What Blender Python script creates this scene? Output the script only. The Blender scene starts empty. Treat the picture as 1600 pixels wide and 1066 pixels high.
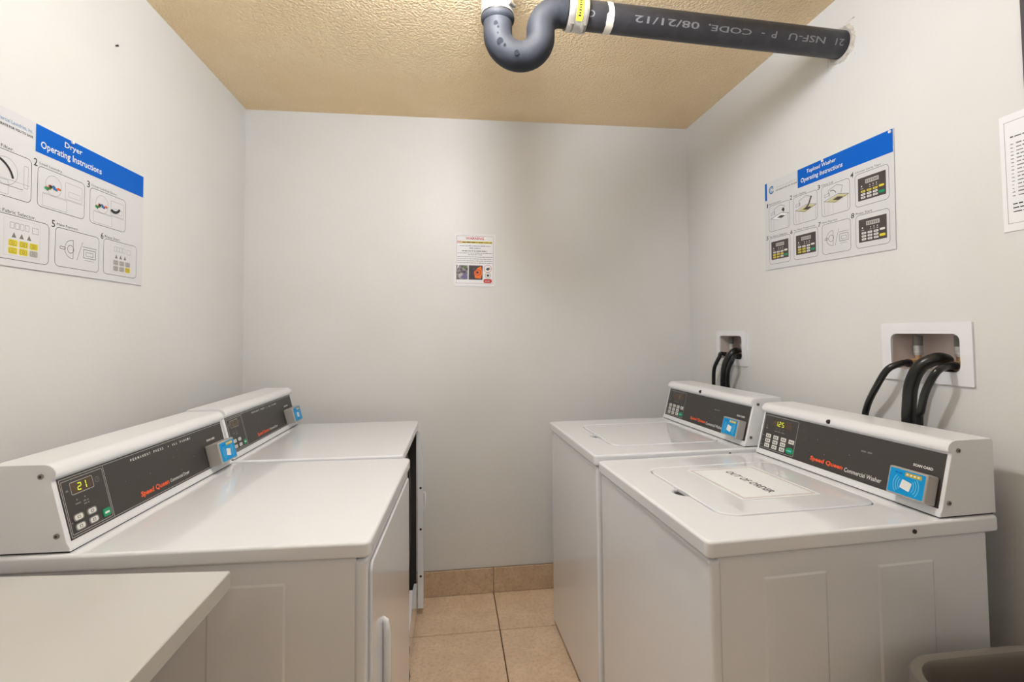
import bpy, bmesh, math, random
from mathutils import Vector, Matrix
random.seed(7)
PI = math.pi
C = bpy.context.scene.collection
S = bpy.context.scene

# ------------------------------------------------------------------ camera, world, light, exposure
def set_camera():
    yaw, pitch, roll, f, cy, h = .1253, .0391, -.009, 766.7, 489.39, 1.3409
    fw = Vector((math.sin(yaw)*math.cos(pitch), math.cos(yaw)*math.cos(pitch), math.sin(pitch)))
    r = Vector((math.cos(yaw), -math.sin(yaw), 0)); u = r.cross(fw)
    r2 = math.cos(roll)*r + math.sin(roll)*u; u2 = -math.sin(roll)*r + math.cos(roll)*u
    cd = bpy.data.cameras.new('camera'); co = bpy.data.objects.new('camera', cd); C.objects.link(co)
    m = Matrix((r2, u2, -fw)).transposed().to_4x4(); m.translation = Vector((0, 0, h))
    co.matrix_world = m
    cd.sensor_width = 36; cd.lens = 36*f/1600; cd.shift_y = (cy-533)/1600; cd.clip_start = .02
    S.camera = co
set_camera()
S.view_settings.view_transform = 'Standard'; S.view_settings.look = 'None'
S.view_settings.gamma = 1; S.view_settings.use_curve_mapping = False
S.view_settings.exposure = 0.46
LAMP_POWER = 105.0      # strength of the glowing globe of the ceiling lamp
REAR_FILL_POWER = 3.0       # fill light added behind the camera, beyond the doorway
CEILING_FILL_POWER = 4.5       # fill light added near the camera, aimed up to brighten the ceiling
w = bpy.data.worlds.new('world'); S.world = w; w.use_nodes = True
w.node_tree.nodes['Background'].inputs[0].default_value = (.9, .95, 1, 1)
w.node_tree.nodes['Background'].inputs[1].default_value = .3
ld = bpy.data.lights.new('rear_fill_light', 'AREA'); ld.shape = 'RECTANGLE'; ld.size = 1.0; ld.size_y = 1.2  # added area light for soft fill, not a known lamp
ld.energy = REAR_FILL_POWER; ld.color = (1, .98, .96)
lo = bpy.data.objects.new('rear_fill_light', ld); C.objects.link(lo)
lo.location = (.1, -2.1, 2.1); lo.rotation_euler = (math.radians(68), 0, 0)

fd = bpy.data.lights.new('ceiling_fill_light', 'AREA'); fd.shape = 'DISK'; fd.size = .25; fd.energy = CEILING_FILL_POWER; fd.color = (.93, .97, 1)  # added disk light, bounced off the ceiling for fill
fo = bpy.data.objects.new('ceiling_fill_light', fd); C.objects.link(fo); fo.location = (.1, -.15, 1.70); fo.rotation_euler = (math.radians(180-38), 0, 0)

# room measures
XL, XR, YB, YF, H = -1.0204, 1.3264, 2.5852, -1.5, 2.4793

# ------------------------------------------------------------------ materials
def mat(name, col, rough=.5, metal=0., spec=.5, coat=0., noise=None, bump=None, emit=None):
    m = bpy.data.materials.new(name); m.use_nodes = True; nt = m.node_tree; b = nt.nodes['Principled BSDF']
    b.inputs['Base Color'].default_value = (*col, 1); b.inputs['Roughness'].default_value = rough
    b.inputs['Metallic'].default_value = metal; b.inputs['Specular IOR Level'].default_value = spec
    b.inputs['Coat Weight'].default_value = coat; b.inputs['Coat Roughness'].default_value = .06
    tc = nt.nodes.new('ShaderNodeTexCoord')
    if noise:                                   # (scale, second colour, contrast low, high, detail)
        n = nt.nodes.new('ShaderNodeTexNoise'); n.inputs['Scale'].default_value = noise[0]
        n.inputs['Detail'].default_value = noise[4] if len(noise) > 4 else 4
        nt.links.new(tc.outputs['Object'], n.inputs['Vector'])
        r = nt.nodes.new('ShaderNodeValToRGB'); r.color_ramp.elements[0].position = noise[2]; r.color_ramp.elements[1].position = noise[3]
        r.color_ramp.elements[0].color = (*col, 1); r.color_ramp.elements[1].color = (*noise[1], 1)
        nt.links.new(n.outputs['Fac'], r.inputs['Fac']); nt.links.new(r.outputs['Color'], b.inputs['Base Color'])
    if bump:                                    # (scale, strength, distance, detail)
        n = nt.nodes.new('ShaderNodeTexNoise'); n.inputs['Scale'].default_value = bump[0]
        n.inputs['Detail'].default_value = bump[3] if len(bump) > 3 else 3
        nt.links.new(tc.outputs['Object'], n.inputs['Vector'])
        bp = nt.nodes.new('ShaderNodeBump'); bp.inputs['Strength'].default_value = bump[1]; bp.inputs['Distance'].default_value = bump[2]
        nt.links.new(n.outputs['Fac'], bp.inputs['Height']); nt.links.new(bp.outputs['Normal'], b.inputs['Normal'])
    if emit:
        b.inputs['Emission Color'].default_value = (*emit[0], 1); b.inputs['Emission Strength'].default_value = emit[1]
    return m
def srgb(r, g, b):
    f = lambda c: (c/255/12.92) if c/255 <= .04045 else ((c/255+.055)/1.055)**2.4
    return (f(r), f(g), f(b))
M_wall = mat('wall_paint', srgb(229, 229, 228), .42, noise=(2.2, srgb(225, 224, 222), .35, .7), bump=(60, .2, .0025))
def popcorn():
    m = mat('stippled_ceiling', srgb(249, 226, 188), .9, spec=.2, noise=(3, srgb(243, 217, 176), .35, .7))
    nt = m.node_tree; b = nt.nodes['Principled BSDF']; tc = nt.nodes.new('ShaderNodeTexCoord')
    v = nt.nodes.new('ShaderNodeTexVoronoi'); v.inputs['Scale'].default_value = 130; v.feature = 'SMOOTH_F1'
    n = nt.nodes.new('ShaderNodeTexNoise'); n.inputs['Scale'].default_value = 75; n.inputs['Detail'].default_value = 5
    nt.links.new(tc.outputs['Object'], v.inputs['Vector']); nt.links.new(tc.outputs['Object'], n.inputs['Vector'])
    a = nt.nodes.new('ShaderNodeMath'); a.operation = 'SUBTRACT'
    nt.links.new(n.outputs['Fac'], a.inputs[0]); nt.links.new(v.outputs['Distance'], a.inputs[1])
    bp = nt.nodes.new('ShaderNodeBump'); bp.inputs['Strength'].default_value = .8; bp.inputs['Distance'].default_value = .006
    nt.links.new(a.outputs[0], bp.inputs['Height']); nt.links.new(bp.outputs['Normal'], b.inputs['Normal'])
    return m
M_ceil = popcorn()
def tile_material(name, c1, c2, c3):
    m = mat(name, c1, .38); nt = m.node_tree; b = nt.nodes['Principled BSDF']; tc = nt.nodes.new('ShaderNodeTexCoord')
    oi = nt.nodes.new('ShaderNodeObjectInfo'); ad = nt.nodes.new('ShaderNodeVectorMath'); ad.operation = 'ADD'
    sc = nt.nodes.new('ShaderNodeVectorMath'); sc.operation = 'SCALE'; sc.inputs['Scale'].default_value = 5
    nt.links.new(oi.outputs['Location'], sc.inputs[0]); nt.links.new(tc.outputs['Object'], ad.inputs[0]); nt.links.new(sc.outputs[0], ad.inputs[1])
    n1 = nt.nodes.new('ShaderNodeTexNoise'); n1.inputs['Scale'].default_value = 9; n1.inputs['Detail'].default_value = 6; n1.inputs['Roughness'].default_value = .65
    n2 = nt.nodes.new('ShaderNodeTexNoise'); n2.inputs['Scale'].default_value = 70; n2.inputs['Detail'].default_value = 5; n2.inputs['Roughness'].default_value = .8
    for n in (n1, n2): nt.links.new(ad.outputs[0], n.inputs['Vector'])
    r1 = nt.nodes.new('ShaderNodeValToRGB'); r1.color_ramp.elements[0].position = .35; r1.color_ramp.elements[1].position = .68
    r1.color_ramp.elements[0].color = (*c1, 1); r1.color_ramp.elements[1].color = (*c2, 1)
    r2 = nt.nodes.new('ShaderNodeValToRGB'); r2.color_ramp.elements[0].position = .48; r2.color_ramp.elements[1].position = .68
    mx = nt.nodes.new('ShaderNodeMix'); mx.data_type = 'RGBA'
    nt.links.new(n1.outputs['Fac'], r1.inputs['Fac']); nt.links.new(n2.outputs['Fac'], r2.inputs['Fac'])
    ml = nt.nodes.new('ShaderNodeMath'); ml.operation = 'MULTIPLY'; ml.inputs[1].default_value = .7
    nt.links.new(r2.outputs['Color'], ml.inputs[0]); nt.links.new(ml.outputs[0], mx.inputs['Factor'])
    nt.links.new(r1.outputs['Color'], mx.inputs['A']); mx.inputs['B'].default_value = (*c3, 1)
    nt.links.new(mx.outputs['Result'], b.inputs['Base Color'])
    bp = nt.nodes.new('ShaderNodeBump'); bp.inputs['Strength'].default_value = .15; bp.inputs['Distance'].default_value = .002
    nt.links.new(n2.outputs['Fac'], bp.inputs['Height']); nt.links.new(bp.outputs['Normal'], b.inputs['Normal'])
    return m
M_tile = tile_material('beige_floor_tile', srgb(248, 222, 195), srgb(230, 201, 171), srgb(196, 164, 132))
M_btile = tile_material('beige_baseboard_tile', srgb(216, 192, 164), srgb(198, 172, 143), srgb(166, 138, 110))
M_grout = mat('grout', srgb(120, 90, 62), .9)
M_enamel = mat('white_enamel', srgb(243, 245, 250), .12, coat=.6)
M_enamel2 = mat('console_enamel', srgb(240, 241, 244), .3, coat=.1, bump=(350, .12, .0006))
M_inside = mat('dryer_inside_shade', srgb(52, 50, 48), .6)  # inside of the open dryer, its shade put into the colour
M_drum = mat('galvanised_drum', srgb(190, 190, 190), .35, metal=.6)
M_panel = mat('black_panel', srgb(60, 57, 56), .45)
M_white = mat('print_white', srgb(236, 236, 234), .5)
M_key = mat('key_grey_white', srgb(226, 226, 222), .5)
M_outline = mat('print_grey_line', srgb(186, 184, 180), .5)
M_dim = mat('print_dim_grey', srgb(128, 126, 122), .6)
M_black = mat('print_black', srgb(38, 38, 40), .5)
M_green = mat('key_green', srgb(8, 150, 100), .45)
M_orange = mat('brand_orange', srgb(246, 92, 40), .6)
M_disp = mat('display_window', srgb(84, 66, 52), .15)
M_led = mat('lit_digits', srgb(200, 210, 30), .5, emit=(srgb(190, 205, 40), .55))
M_leddim = mat('faint_digits', srgb(120, 118, 60), .5)
M_steel = mat('reader_grey', srgb(176, 172, 168), .42, metal=.25)
M_cyan = mat('reader_blue', srgb(0, 150, 218), .5, spec=.25)
M_cyanl = mat('reader_light_blue', srgb(120, 200, 236), .4)
M_gold = mat('reader_gold', srgb(190, 170, 60), .5)
M_screw = mat('screw_steel', srgb(150, 146, 140), .4, metal=.7)
M_dark = mat('dark_plastic', srgb(40, 38, 36), .5)
M_paper = mat('poster_paper', srgb(220, 220, 223), .35)
M_paper2 = mat('sheet_paper', srgb(243, 244, 247), .6)
M_blue = mat('poster_blue', srgb(0, 100, 204), .6, spec=.2)
M_blue2 = mat('poster_blue_dark', srgb(0, 78, 178), .6, spec=.2)
M_logob = mat('logo_teal', srgb(40, 120, 180), .5)
M_yellow = mat('print_yellow', srgb(226, 206, 56), .5)
M_beigeprint = mat('print_beige', srgb(204, 196, 150), .5)
M_red = mat('print_red', srgb(200, 50, 46), .5)
M_brownred = mat('print_border_red', srgb(176, 112, 92), .5)
M_panelprint = mat('print_panel_dark', srgb(72, 64, 64), .5)
M_purple = mat('print_purple', srgb(110, 100, 150), .5)
M_olive = mat('print_olive', srgb(84, 110, 40), .5)
M_pblue = mat('print_blue', srgb(30, 110, 170), .5)
M_greyph = mat('print_photo_grey', srgb(150, 146, 150), .5, noise=(60, srgb(60, 56, 66), .45, .6))
M_darkph = mat('print_photo_dark', srgb(52, 46, 58), .5, noise=(70, srgb(96, 70, 60), .5, .7))
M_fire = mat('print_fire', srgb(240, 120, 30), .5)
M_iron = mat('cast_iron_trap', srgb(50, 52, 59), .6, spec=.25, noise=(18, srgb(40, 42, 49), .4, .7), bump=(220, .25, .001))
M_abs = mat('black_drain_pipe', srgb(50, 50, 56), .42, noise=(30, srgb(62, 62, 68), .45, .75), bump=(90, .15, .001))
M_pipeink = mat('pipe_ink', srgb(134, 134, 138), .6)
M_band = mat('stainless_band', srgb(214, 212, 208), .3, metal=.7)
M_lyellow = mat('label_yellow', srgb(244, 218, 60), .5)
M_cream = mat('cement_band', srgb(236, 230, 216), .6)
M_rubber = mat('black_rubber', srgb(26, 27, 27), .28)
M_brass = mat('brass', srgb(206, 166, 124), .35, metal=.6)
M_silver = mat('arrestor_silver', srgb(200, 198, 198), .3, metal=.7)
M_box = mat('outlet_box_inside', srgb(226, 214, 208), .4, metal=.15)
M_plate = mat('outlet_faceplate', srgb(238, 238, 243), .4)
M_lam = mat('white_laminate', srgb(210, 209, 208), .35, noise=(3, srgb(207, 204, 200), .4, .7))
M_lamedge = mat('laminate_edge', srgb(196, 192, 186), .5)
M_tube = mat('grey_tube_steel', srgb(120, 118, 116), .4, metal=.6)
M_bin = mat('grey_bin_plastic', srgb(116, 109, 102), .3)
M_door = mat('dark_door_paint', srgb(62, 58, 60), .45)
M_frame = mat('door_frame_paint', srgb(214, 212, 208), .45)
M_lamp = mat('lamp_diffuser', (1, 1, 1), .5, emit=((.915, .955, 1.0), LAMP_POWER))
M_lampbase = mat('lamp_base', srgb(220, 220, 220), .5)
M_plaster = mat('rough_patching_plaster', srgb(214, 208, 198), .9, bump=(60, .6, .004))

# ------------------------------------------------------------------ mesh helpers
class MB:
    """collects shapes; build() links them as one mesh object"""
    def __init__(s): s.v = []; s.f = []; s.m = []; s.sm = []; s.wn = False
    def add(s, vs, fs, mi=0, smooth=False, M=None):
        o = len(s.v)
        s.v += [tuple(M @ Vector(p)) if M else tuple(p) for p in vs]
        s.f += [tuple(i+o for i in f) for f in fs]; s.m += [mi]*len(fs); s.sm += [smooth]*len(fs)
        return s
    def box(s, x0, x1, y0, y1, z0, z1, r=0, mi=0, M=None, seg=2, smooth=True):
        if r <= 0:
            vs = [(x, y, z) for z in (z0, z1) for x, y in ((x0, y0), (x1, y0), (x1, y1), (x0, y1))]
            return s.add(vs, [(3, 2, 1, 0), (4, 5, 6, 7), (0, 1, 5, 4), (1, 2, 6, 5), (2, 3, 7, 6), (3, 0, 4, 7)], mi, False, M)
        bm = bmesh.new(); bmesh.ops.create_cube(bm, size=1)
        for v in bm.verts:
            v.co = Vector((x0+(v.co.x+.5)*(x1-x0), y0+(v.co.y+.5)*(y1-y0), z0+(v.co.z+.5)*(z1-z0)))
        bmesh.ops.bevel(bm, geom=bm.edges[:], offset=r, segments=seg, affect='EDGES', profile=.5)
        return s.bm(bm, mi, smooth, M)
    def bm(s, bm, mi=0, smooth=True, M=None):
        s.wn = True
        bm.verts.index_update()
        s.add([v.co[:] for v in bm.verts], [tuple(v.index for v in f.verts) for f in bm.faces], mi, smooth, M); bm.free(); return s
    def tube(s, path, r, n=16, mi=0, cap=True, M=None):
        P = [Vector(p) for p in path]; R = r if isinstance(r, (list, tuple)) else [r]*len(P)
        t = (P[1]-P[0]).normalized(); u = t.orthogonal().normalized(); vs = []
        for i, p in enumerate(P):
            a = P[max(i-1, 0)]; b = P[min(i+1, len(P)-1)]; t2 = (b-a).normalized()
            u = (u - t2*u.dot(t2)).normalized(); w_ = t2.cross(u)
            vs += [p + R[i]*(math.cos(2*PI*k/n)*u + math.sin(2*PI*k/n)*w_) for k in range(n)]
        fs = [(i*n+k, i*n+(k+1) % n, (i+1)*n+(k+1) % n, (i+1)*n+k) for i in range(len(P)-1) for k in range(n)]
        s.add(vs, fs, mi, True, M)
        if cap:
            s.add(vs[:n], [tuple(reversed(range(n)))], mi, False, M); s.add(vs[-n:], [tuple(range(n))], mi, False, M)
        return s
    def cyl(s, a, b, r, n=20, mi=0, M=None): return s.tube([a, b], r, n, mi, True, M)
    def ring(s, a, b, r0, r1, n=32, mi=0, M=None):
        """hollow tube with wall between radii r0<r1, from a to b"""
        a = Vector(a); b = Vector(b); t = (b-a).normalized(); u = t.orthogonal().normalized(); w_ = t.cross(u); vs = []
        for p, r in ((a, r0), (a, r1), (b, r1), (b, r0)):
            vs += [p + r*(math.cos(2*PI*k/n)*u + math.sin(2*PI*k/n)*w_) for k in range(n)]
        fs = [(i*n+k, i*n+(k+1) % n, ((i+1) % 4)*n+(k+1) % n, ((i+1) % 4)*n+k) for i in range(4) for k in range(n)]
        return s.add(vs, fs, mi, True, M)
    def prism(s, prof, x0, x1, r=0, mi=0, M=None, seg=2):
        """profile in (y, z) extruded along x, end edges rounded by r"""
        bm = bmesh.new(); a = [bm.verts.new((x0, y, z)) for y, z in prof]; b = [bm.verts.new((x1, y, z)) for y, z in prof]
        n = len(prof); f0 = bm.faces.new(a); f1 = bm.faces.new(list(reversed(b)))
        for i in range(n): bm.faces.new((a[(i+1) % n], a[i], b[i], b[(i+1) % n]))
        bmesh.ops.recalc_face_normals(bm, faces=bm.faces[:])
        if r > 0: bmesh.ops.bevel(bm, geom=list(set(f0.edges[:]+f1.edges[:])), offset=r, segments=seg, affect='EDGES', profile=.5)
        return s.bm(bm, mi, True, M)
    def build(s, name, mats, parent=None, M=None):
        me = bpy.data.meshes.new(name); me.from_pydata(s.v, [], s.f); me.update()
        if not isinstance(mats, (list, tuple)): mats = [mats]
        for m in mats: me.materials.append(m)
        me.polygons.foreach_set('material_index', s.m); me.polygons.foreach_set('use_smooth', s.sm)
        if any(s.sm):
            try: me.set_sharp_from_angle(angle=math.radians(38))
            except Exception: pass
        o = bpy.data.objects.new(name, me); C.objects.link(o)
        if s.wn: wnorm(o)
        if parent: o.parent = parent
        if M: o.matrix_local = M
        return o
def wnorm(o):
    m = o.modifiers.new('weighted', 'WEIGHTED_NORMAL'); m.keep_sharp = True; m.weight = 100
def tag(o, label=None, cat=None, group=None, kind=None):
    if label: o['label'] = label
    if cat: o['category'] = cat
    if group: o['group'] = group
    if kind: o['kind'] = kind
    return o
def empty(name, loc, rz=0):
    o = bpy.data.objects.new(name, None); C.objects.link(o); o.location = loc; o.rotation_euler = (0, 0, rz)
    o.empty_display_size = .1; return o
def rr(x0, y0, x1, y1, r, n=5):
    pts = []
    for cx, cy, a0 in ((x1-r, y1-r, 0), (x0+r, y1-r, 90), (x0+r, y0+r, 180), (x1-r, y0+r, 270)):
        for k in range(n+1):
            a = math.radians(a0+90*k/n); pts.append((cx+r*math.cos(a), cy+r*math.sin(a)))
    return pts
def curve_plate(name, splines, z0, z1, bev, m, parent=None, M=None):
    """solid cut from 2D outlines (holes allowed), rounded edges"""
    cu = bpy.data.curves.new(name, 'CURVE'); cu.dimensions = '2D'; cu.fill_mode = 'BOTH'
    cu.extrude = (z1-z0)/2-bev; cu.bevel_depth = bev; cu.bevel_resolution = 2; cu.offset = -bev
    for pts in splines:
        sp = cu.splines.new('POLY'); sp.points.add(len(pts)-1); sp.use_cyclic_u = True
        for p, q in zip(sp.points, pts): p.co = (q[0], q[1], 0, 1)
    t = bpy.data.objects.new(name, cu); C.objects.link(t)
    me = bpy.data.meshes.new_from_object(t.evaluated_get(bpy.context.evaluated_depsgraph_get()))
    bpy.data.objects.remove(t); bpy.data.curves.remove(cu)
    for v in me.vertices: v.co.z += (z0+z1)/2
    me.materials.clear(); me.materials.append(m)
    for p in me.polygons: p.use_smooth = True
    me.set_sharp_from_angle(angle=math.radians(35)); me.name = name
    o = bpy.data.objects.new(name, me); C.objects.link(o); wnorm(o)
    if parent: o.parent = parent
    if M: o.matrix_local = M
    return o
_tc = {}
def text_polys(s, bold=0, res=2):
    k = (s, bold)
    if k not in _tc:
        cu = bpy.data.curves.new('t', 'FONT'); cu.body = s; cu.size = 1; cu.offset = bold; cu.resolution_u = res
        cu.fill_mode = 'FRONT'
        t = bpy.data.objects.new('t', cu); C.objects.link(t)
        me = bpy.data.meshes.new_from_object(t.evaluated_get(bpy.context.evaluated_depsgraph_get()))
        vs = [(v.co.x, v.co.y) for v in me.vertices]; fs = [tuple(p.vertices) for p in me.polygons]
        bpy.data.objects.remove(t); bpy.data.curves.remove(cu); bpy.data.meshes.remove(me)
        _tc[k] = (vs, fs)
    return _tc[k]
class Prints:
    """flat print: shapes in a plane, each layer a hair above the last"""
    def __init__(s): s.b = MB(); s.mats = []; s.lay = 0
    def mi(s, m):
        if m not in s.mats: s.mats.append(m)
        return s.mats.index(m)
    def z(s, l): return .0002+.00018*l
    def poly(s, pts, m, l=0):
        s.b.add([(x, y, s.z(l)) for x, y in pts], [tuple(range(len(pts)))], s.mi(m)); return s
    def rect(s, x0, y0, x1, y1, m, l=0): return s.poly([(x0, y0), (x1, y0), (x1, y1), (x0, y1)], m, l)
    def rrect(s, x0, y0, x1, y1, r, m, l=0, n=4): return s.poly(rr(x0, y0, x1, y1, r, n), m, l)
    def outline(s, a, b, m, l=0):
        n = len(a); s.b.add([(x, y, s.z(l)) for x, y in a+b], [(k, (k+1) % n, n+(k+1) % n, n+k) for k in range(n)], s.mi(m)); return s
    def frame(s, x0, y0, x1, y1, r, t, m, l=0): return s.outline(rr(x0, y0, x1, y1, r), rr(x0+t, y0+t, x1-t, y1-t, max(r-t, .0001)), m, l)
    def circ(s, x, y, r, m, l=0, t=None, a0=0, a1=360, n=20, sy=1):
        A = [math.radians(a0+(a1-a0)*k/n) for k in range(n+1)]
        o = [(x+r*math.cos(a), y+sy*r*math.sin(a)) for a in A]
        if t is None: return s.poly(o[:-1] if a1-a0 == 360 else o, m, l)
        i = [(x+(r-t)*math.cos(a), y+sy*(r-t)*math.sin(a)) for a in A]
        s.b.add([(p[0], p[1], s.z(l)) for p in o+i], [(k, k+1, n+1+k+1, n+1+k) for k in range(n)], s.mi(m)); return s
    def line(s, x0, y0, x1, y1, t, m, l=0):
        d = Vector((x1-x0, y1-y0)); q = Vector((-d.y, d.x)).normalized()*t/2
        return s.poly([(x0-q.x, y0-q.y), (x1-q.x, y1-q.y), (x1+q.x, y1+q.y), (x0+q.x, y0+q.y)], m, l)
    def path(s, pts, t, m, l=0):
        for a, b in zip(pts, pts[1:]): s.line(*a, *b, t, m, l)
        return s
    def text(s, t, x0, y0, x1, y1, m, l=0, bold=0, slant=0):
        vs, fs = text_polys(t, bold)
        if not vs: return s
        ax = min(v[0] for v in vs); bx = max(v[0] for v in vs); ay = min(v[1] for v in vs); by = max(v[1] for v in vs)
        kx = (x1-x0)/(bx-ax); ky = (y1-y0)/(by-ay)
        s.b.add([(x0+(x-ax)*kx+slant*(y-ay)*ky, y0+(y-ay)*ky, s.z(l)) for x, y in vs], fs, s.mi(m)); return s
    def words(s, x0, x1, y, h, m, l=0, seed=0, lo=.5):
        """a row of illegible small print: short dashes with word gaps"""
        rn = random.Random(seed); x = x0
        while x < x1-h*.3:
            wl = min(h*rn.uniform(1.2, 4.5), x1-x); s.rect(x, y, x+wl, y+h*rn.uniform(lo, .8), m, l); x += wl+h*.55
        return s
    def seg7(s, ch, x, y, w_, h, m, l=0):
        on = {'1': 'bc', '2': 'abged', '5': 'afgcd', '8': 'abcdefg', '0': 'abcdef'}[ch]; t = w_*.2
        G = dict(a=(x+t, y+h-t, x+w_-t, y+h), g=(x+t, y+h/2-t/2, x+w_-t, y+h/2+t/2), d=(x+t, y, x+w_-t, y+t),
                 f=(x, y+h/2+t*.3, x+t, y+h-t*.3), b=(x+w_-t, y+h/2+t*.3, x+w_, y+h-t*.3), e=(x, y+t*.3, x+t, y+h/2-t*.3), c=(x+w_-t, y+t*.3, x+w_, y+h/2-t*.3))
        for k in on: s.rect(*G[k], m, l)
        return s
    def build(s, name, parent=None, M=None):
        o = s.b.build(name, s.mats, parent, M)
        if name in ('indicator_print', 'pipe_print', 'cycle_print', 'dust_speck', 'small_print'): o['kind'] = 'stuff'
        return o

# ------------------------------------------------------------------ the room
T = .12
def slab(name, *a, m=M_wall, parent=None):
    return tag(MB().box(*a).build(name, m, parent), kind='structure')
TS = .406; TX, TY = .2166, 2.258          # tile size and one grid crossing
floor = slab('floor', XL-T, XR+T, YF-.9, YB+T, -.08, -.0035, m=M_grout)
tm = {}
nx0 = math.floor((XL-TX)/TS); ny = 0
for j in range(-11, 1):
    for i in range(nx0, 4):
        x0 = max(TX+i*TS, XL); x1 = min(TX+(i+1)*TS, XR); y0 = max(TY+j*TS, YF-.8); y1 = min(TY+(j+1)*TS, YB)
        if x1-x0 < .02 or y1-y0 < .02: continue
        g = .0024; sx, sy = round(x1-x0, 4), round(y1-y0, 4)
        if (sx, sy) not in tm:
            t = MB().box(-sx/2+g, sx/2-g, -sy/2+g, sy/2-g, -.008, 0, .0014, seg=1).build('tile', M_tile, floor); tm[(sx, sy)] = t.data
        else:
            t = bpy.data.objects.new('tile', tm[(sx, sy)]); C.objects.link(t); t.parent = floor
        t.location = ((x0+x1)/2, (y0+y1)/2, 0)
slab('ceiling', XL-T, XR+T, YF-.9, YB+T, H, H+.1, m=M_ceil)
slab('wall_back', XL-T, XR+T, YB, YB+T, -.05, H)
slab('wall_left', XL-T, XL, YF-.9, YB, -.05, H)
# right wall with two recesses for the water outlet boxes
BOXES = ((1.0965, 1.362, 1.190, 1.358, 1.1285, 1.331, 1.224, 1.3265, .018), (2.062, 2.311, 1.177, 1.338, 2.098, 2.283, 1.207, 1.3145, .014))
PH = (1.425, 1.545, 2.25, 2.372)          # opening round the drain pipe
holes = [(b[4]-.006, b[5]+.006, b[6]-.006, b[7]+.006) for b in BOXES]+[PH]
ys = sorted({YF-.9, YB}|{h[i] for h in holes for i in (0, 1)}); zs = sorted({-.05, H}|{h[i] for h in holes for i in (2, 3)})
wr = MB()
for y0, y1 in zip(ys, ys[1:]):
    for z0, z1 in zip(zs, zs[1:]):
        cy, cz = (y0+y1)/2, (z0+z1)/2
        if any(h[0] < cy < h[1] and h[2] < cz < h[3] for h in holes): continue
        wr.box(XR, XR+T, y0, y1, z0, z1)
wall_right = tag(wr.build('wall_right', M_wall), kind='structure')
# wall behind the camera, with a doorway added to let fill light in
wf = MB(); wf.box(XL, -.35, YF-T, YF, -.05, H); wf.box(.6, XR, YF-T, YF, -.05, H); wf.box(-.35, .6, YF-T, YF, 2.05, H)
tag(wf.build('wall_front', M_wall), kind='structure')
fr = MB(); fr.box(-.35, -.31, YF-T-.01, YF+.015, 0, 2.05); fr.box(.56, .6, YF-T-.01, YF+.015, 0, 2.05); fr.box(-.35, .6, YF-T-.01, YF+.015, 2.01, 2.05)
tag(fr.build('trim_1', M_frame), kind='structure')
slab('wall_hall', XL-T, XR+T, YF-.9-T, YF-.9, -.05, H)
# tile skirting
def skirting(name, pts, axis):
    """pts: breakpoints along the wall; axis gives the wall"""
    root = empty(name, (0, 0, 0)); tag(root, kind='structure')
    for a, b in zip(pts, pts[1:]):
        if b-a < .01: continue
        g = .0012
        if axis == 'back': MB().box(a+g, b-g, YB-.010, YB, .001, .1265, .002, seg=1).build('tile', M_btile, root)
        if axis == 'left': MB().box(XL, XL+.010, a+g, b-g, .001, .1265, .002, seg=1).build('tile', M_btile, root)
        if axis == 'right': MB().box(XR-.010, XR, a+g, b-g, .001, .1265, .002, seg=1).build('tile', M_btile, root)
    return root
bx = [XL]+[TX+k*TS for k in range(-3, 3) if XL < TX+k*TS < XR]+[XR]
sk = skirting('baseboard_back', bx, 'back')
MB().box(XL, XR, YB-.0060, YB, .001, .1272).build('joint', M_grout, sk)
by = [TY-k*TS for k in range(7, -1, -1)]
skirting('baseboard_left', by+[YB-.012], 'left'); skirting('baseboard_right', by[3:]+[YB-.012], 'right')

# ceiling lamp (above the frame): glowing globe on a short stem
lm = empty('ceiling_lamp', (.07, 1.15, H)); tag(lm, 'round white glowing globe lamp on a short stem under the ceiling', 'lamp')
MB().cyl((0, 0, 0), (0, 0, -.012), .055, 32).build('lamp_base', M_lampbase, lm)
MB().cyl((0, 0, -.012), (0, 0, -.022), .022, 24).build('lamp_stem', M_lampbase, lm)
dm = MB(); n = 32; rows = 15; vs = []; GR = .078
for i in range(rows):
    a = PI*(.06+.94*i/(rows-1))*.995; vs += [(GR*math.sin(a)*math.cos(2*PI*k/n), GR*math.sin(a)*math.sin(2*PI*k/n), -.098+GR*math.cos(a)) for k in range(n)]
dm.add(vs, [(i*n+k, (i+1)*n+k, (i+1)*n+(k+1) % n, i*n+(k+1) % n) for i in range(rows-1) for k in range(n)]+[tuple((rows-1)*n+k for k in range(n)), tuple(reversed(range(n)))], 0, True)
dm.build('lamp_shade', M_lamp, lm)

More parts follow.
